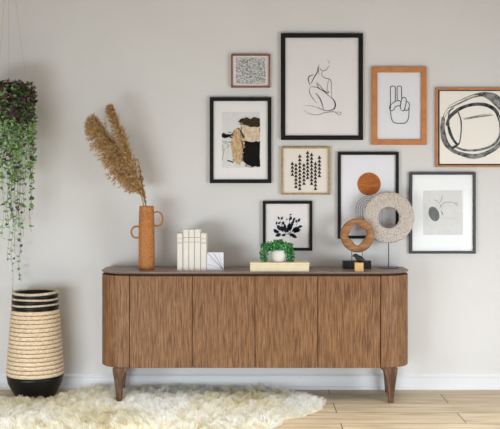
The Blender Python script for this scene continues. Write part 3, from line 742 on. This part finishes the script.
# ------------------------------------------------------------------ sheepskin rug
outline = [(-2.05,.36),(-1.75,.30),(-1.58,.335),(-1.44,.37),(-1.33,.375),(-1.22,.34),(-1.15,.24),(-1.10,.12),(-1.00,.085),(-.8,.075),(-.4,.07),(-.1,.075),(.12,.08),(.22,.11),(.29,.19),(.33,.27),(.385,.37),(.425,.50),(.40,.60),(.34,.68),(.29,.76),(.20,.80),(.17,.92),(.05,1.06),(-.25,1.14),(-.7,1.18),(-1.2,1.20),(-1.7,1.18),(-2.05,1.10)]
ol = [(p.x, p.y) for p in cat_rom([Vector((x, y, 0)) for x, y in outline], 4, True)]
poly = np.array(ol)
def inside(px, py):
    n = len(poly); c = np.zeros(px.shape, bool); j = n-1
    for i in range(n):
        xi, yi = poly[i]; xj, yj = poly[j]
        cond = ((yi > py) != (yj > py)) & (px < (xj-xi)*(py-yi)/(yj-yi+1e-12)+xi); c ^= cond; j = i
    return c
def edge_dist(px, py):
    dmin = np.full(px.shape, 9.)
    for i in range(len(poly)):
        a = poly[i-1]; b = poly[i]; ab = b-a; t = np.clip(((px-a[0])*ab[0]+(py-a[1])*ab[1])/(ab@ab+1e-12), 0, 1)
        dmin = np.minimum(dmin, np.hypot(px-a[0]-t*ab[0], py-a[1]-t*ab[1]))
    return dmin
rug = thing('sheepskin_rug', 'shaggy cream sheepskin rug on the floor in front of and under the sideboard', 'rug', (-.8, -.6, 0))
bm = bmesh.new(); vs = [bm.verts.new((x+.8, -y+.6, .0125)) for x, y in ol]; vb = [bm.verts.new((x+.8, -y+.6, .001)) for x, y in ol]
bm.faces.new(vs); bm.faces.new(vb[::-1])
for i in range(len(vs)): bm.faces.new((vs[i-1], vs[i], vb[i], vb[i-1]))
M['hide'] = plain('hide', (236,228,200), .9)
build('backing', bm, M['hide'], rug)
rs_ = np.random.RandomState(4)
NCL = 2900; ncx, ncy = [], []
px = rs_.uniform(-2.05, .45, NCL*2); py = rs_.uniform(.06, 1.21, NCL*2); ok = inside(px, py); cx_, cy_ = px[ok][:NCL], py[ok][:NCL]
nc = len(cx_); ed = edge_dist(cx_, cy_)
# lean: smoothly varying direction plus random; outward near the edge
ang = 2.2*np.sin(cx_*3.1+1)+2.0*np.cos(cy_*5.3+cx_*2)+rs_.normal(0, .9, nc)
lx, ly = np.cos(ang), np.sin(ang)*.8-.0
# outward direction by numerical gradient of edge distance
e = .01; gx = (edge_dist(cx_+e, cy_)-edge_dist(cx_-e, cy_)); gy = (edge_dist(cx_, cy_+e)-edge_dist(cx_, cy_-e)); gl = np.hypot(gx, gy)+1e-6
wgt = np.clip(1-ed/.06, 0, 1)
lx = lx*(1-wgt)-gx/gl*wgt*1.1; ly = ly*(1-wgt)-gy/gl*wgt*1.1
clen = rs_.uniform(.045, .075, nc); cz_ = clen*rs_.uniform(.45, .8, nc)*(1-.45*wgt); reach = clen*rs_.uniform(.35, .7, nc)
# keep the pile behind its back edge off the skirting and the floor vase
back = (cy_ < .14)
ly = np.where(back & (ly < 0), -ly*.3, ly)
# pressed flat beside the feet of the sideboard
def near(px, py, fx, fy, rx, ry): return np.exp(-(((px-fx)/rx)**2+((py-fy)/ry)**2))
press = np.maximum(np.maximum(near(cx_, cy_, -.798, .44, .050, .07), near(cx_, cy_, -.796, .54, .042, .07)), near(cx_, cy_, -.805, .09, .05, .05))
press = np.clip(press*1.5, 0, 1); cz_ = cz_*(1-.93*press); reach = reach*(1-.7*press)
vb_ = near(cx_, cy_, -1.353, .205, .20, .20); 
ly = np.where(vb_ > .35, np.abs(ly), ly); cz_ *= (1-.35*vb_)
# pigment of each lock: cream, straw, white
tone = .5+.28*np.sin(cx_*4.3+1.2)*np.cos(cy_*6.1+.7)+rs_.normal(0, .24, nc)
white = np.exp(-(((cx_+.52)/.16)**2+((cy_-.72)/.35)**2))*.9+np.exp(-(((cx_-.30)/.16)**2+((cy_-.45)/.3)**2))*1.0
tone = np.clip(tone+white*.7, 0, 1)
A = np.array([.80,.73,.50]); B = np.array([.97,.94,.84]); C = np.array([.99,.985,.97])
tcol = np.where(tone[:, None] < .5, A+(B-A)*(tone[:, None]*2), B+(C-B)*((tone[:, None]-.5)*2))
NB = 24; idx = np.repeat(np.arange(nc), NB); n = len(idx)
rr_ = .020*np.sqrt(rs_.rand(n)); ra = rs_.uniform(0, 2*np.pi, n)
bx_ = cx_[idx]+rr_*np.cos(ra)*1.5; by_ = cy_[idx]+rr_*np.sin(ra)*1.5
tx = cx_[idx]+lx[idx]*reach[idx]+rr_*np.cos(ra)*.45+rs_.normal(0,.0025,n); ty = cy_[idx]+ly[idx]*reach[idx]+rr_*np.sin(ra)*.45+rs_.normal(0,.0025,n)
ty = np.maximum(ty, .036); by_ = np.maximum(by_, .05)
tz = .012+cz_[idx]*rs_.uniform(.75, 1.1, n)
# keep hairs off the legs
for fx, fy in ((-.798,.384),(-.819,.090)):
    for X_, Y_ in ((bx_,by_),(tx,ty)):
        dx = X_-fx; dy = Y_-fy; dd = np.hypot(dx, dy)+1e-6; mk = dd < .034
        X_[mk] = fx+dx[mk]/dd[mk]*.034; Y_[mk] = fy+dy[mk]/dd[mk]*.034
for X_, Y_ in ((bx_,by_),(tx,ty)):
    dx = X_-bx; dy = Y_-BD_; dd = np.hypot(dx, dy)+1e-6; mk = dd < .165
    X_[mk] = bx+dx[mk]/dd[mk]*.165; Y_[mk] = BD_+dy[mk]/dd[mk]*.165
SEG = 4; w0 = rs_.uniform(.0014, .0026, n)
verts = np.zeros((n, (SEG+1)*2, 3)); sa = rs_.uniform(0, np.pi, n); sx_, sy_ = np.cos(sa)*1.0, np.sin(sa)*.5
curl = rs_.normal(0, .003, (n, 2))
for q in range(SEG+1):
    u = q/SEG; h = np.sin(u*np.pi/2*1.1)/np.sin(np.pi/2*1.1)
    mx_ = bx_+(tx-bx_)*u**1.5+curl[:, 0]*math.sin(u*5); my_ = by_+(ty-by_)*u**1.5+curl[:, 1]*math.sin(u*5)
    mz_ = .010+(tz-.010)*h
    w = w0*(1-.7*u)
    for s, sg in ((0,-1),(1,1)):
        verts[:, q*2+s, 0] = mx_+sg*sx_*w+.8; verts[:, q*2+s, 1] = -(my_+sg*sy_*w)+.6; verts[:, q*2+s, 2] = mz_
me = bpy.data.meshes.new('pile')
nv = (SEG+1)*2; V = verts.reshape(-1, 3)
fo = np.array([[2*q, 2*q+1, 2*q+3, 2*q+2] for q in range(SEG)]); faces = (np.arange(n)[:, None, None]*nv+fo[None]).reshape(-1, 4)
me.vertices.add(len(V)); me.vertices.foreach_set('co', V.astype(np.float32).ravel())
me.loops.add(faces.size); me.loops.foreach_set('vertex_index', faces.astype(np.int32).ravel())
me.polygons.add(len(faces)); me.polygons.foreach_set('loop_start', (np.arange(len(faces))*4).astype(np.int32))
me.update(calc_edges=True)
ca = me.color_attributes.new('pigment', 'FLOAT_COLOR', 'POINT')
cc = np.ones((n, nv, 4)); bc_ = tcol[idx]*rs_.uniform(.9, 1.06, (n, 1)); cc[:, :, :3] = bc_[:, None, :]
ca.data.foreach_set('color', np.clip(cc, 0, 1).astype(np.float32).ravel())
m, nt, b = newmat('sheep_wool'); at = nt.nodes.new('ShaderNodeVertexColor'); at.layer_name = 'pigment'
nt.links.new(at.outputs[0], b.inputs['Base Color']); b.inputs['Roughness'].default_value = .8; b.inputs['Specular IOR Level'].default_value = .15
tl = nt.nodes.new('ShaderNodeBsdfTranslucent'); nt.links.new(at.outputs[0], tl.inputs[0]); mx = nt.nodes.new('ShaderNodeMixShader'); mx.inputs[0].default_value = .5
nt.links.new(b.outputs[0], mx.inputs[1]); nt.links.new(tl.outputs[0], mx.inputs[2]); nt.links.new(mx.outputs[0], nt.nodes['Material Output'].inputs['Surface'])
po = link('pile', me, m, rug); po['kind'] = 'stuff'

# ------------------------------------------------------------------ camera and light
cam = bpy.data.cameras.new('camera'); co = bpy.data.objects.new('camera', cam); col.objects.link(co)
co.location = (0, -D, H); co.rotation_euler = (R(90), 0, 0)
cam.sensor_width = 36; cam.lens = F/500*36; cam.shift_y = -(214.5-HY)/500
bpy.context.scene.camera = co
W = bpy.data.worlds.new('world'); bpy.context.scene.world = W; W.use_nodes = True
W.node_tree.nodes['Background'].inputs[0].default_value = (1,.985,.97,1); W.node_tree.nodes['Background'].inputs[1].default_value = .40
def area(name, loc, tgt, size, sizey, power, c):
    l = bpy.data.lights.new(name, 'AREA'); l.shape = 'RECTANGLE'; l.size = size; l.size_y = sizey; l.energy = power; l.color = c
    o = bpy.data.objects.new(name, l); col.objects.link(o); o.location = loc
    o.rotation_euler = (Vector(tgt)-Vector(loc)).to_track_quat('-Z', 'Y').to_euler(); return o
area('added_low_light', (2.7, -2.7, .70), (.9, 0, .35), 1.5, 1.1, 24, (.84,.935,1))  # key light added low at the right to brighten that wall; no window built
area('added_low_light', (-2.1, -3.7, .42), (-.6, 0, .15), 1.9, .74, 24, (.84,.935,1))  # fill light added to lift the lower left wall and under the sideboard
l = area('added_downlight', (.2, -1.95, 2.78), (.2, -1.92, 0), 4.4, 1.2, 49, (.95,.975,1)); l.data.spread = R(85)  # overhead light added to brighten rug, floor and lower wall; no real fitting
for n_, sp_ in (('added_low_light', 115), ('added_low_light.001', 98)): bpy.data.objects[n_].data.spread = R(sp_)
vs = bpy.context.scene.view_settings
vs.view_transform = 'Standard'; vs.look = 'None'; vs.gamma = 1; vs.use_curve_mapping = False; vs.exposure = 0
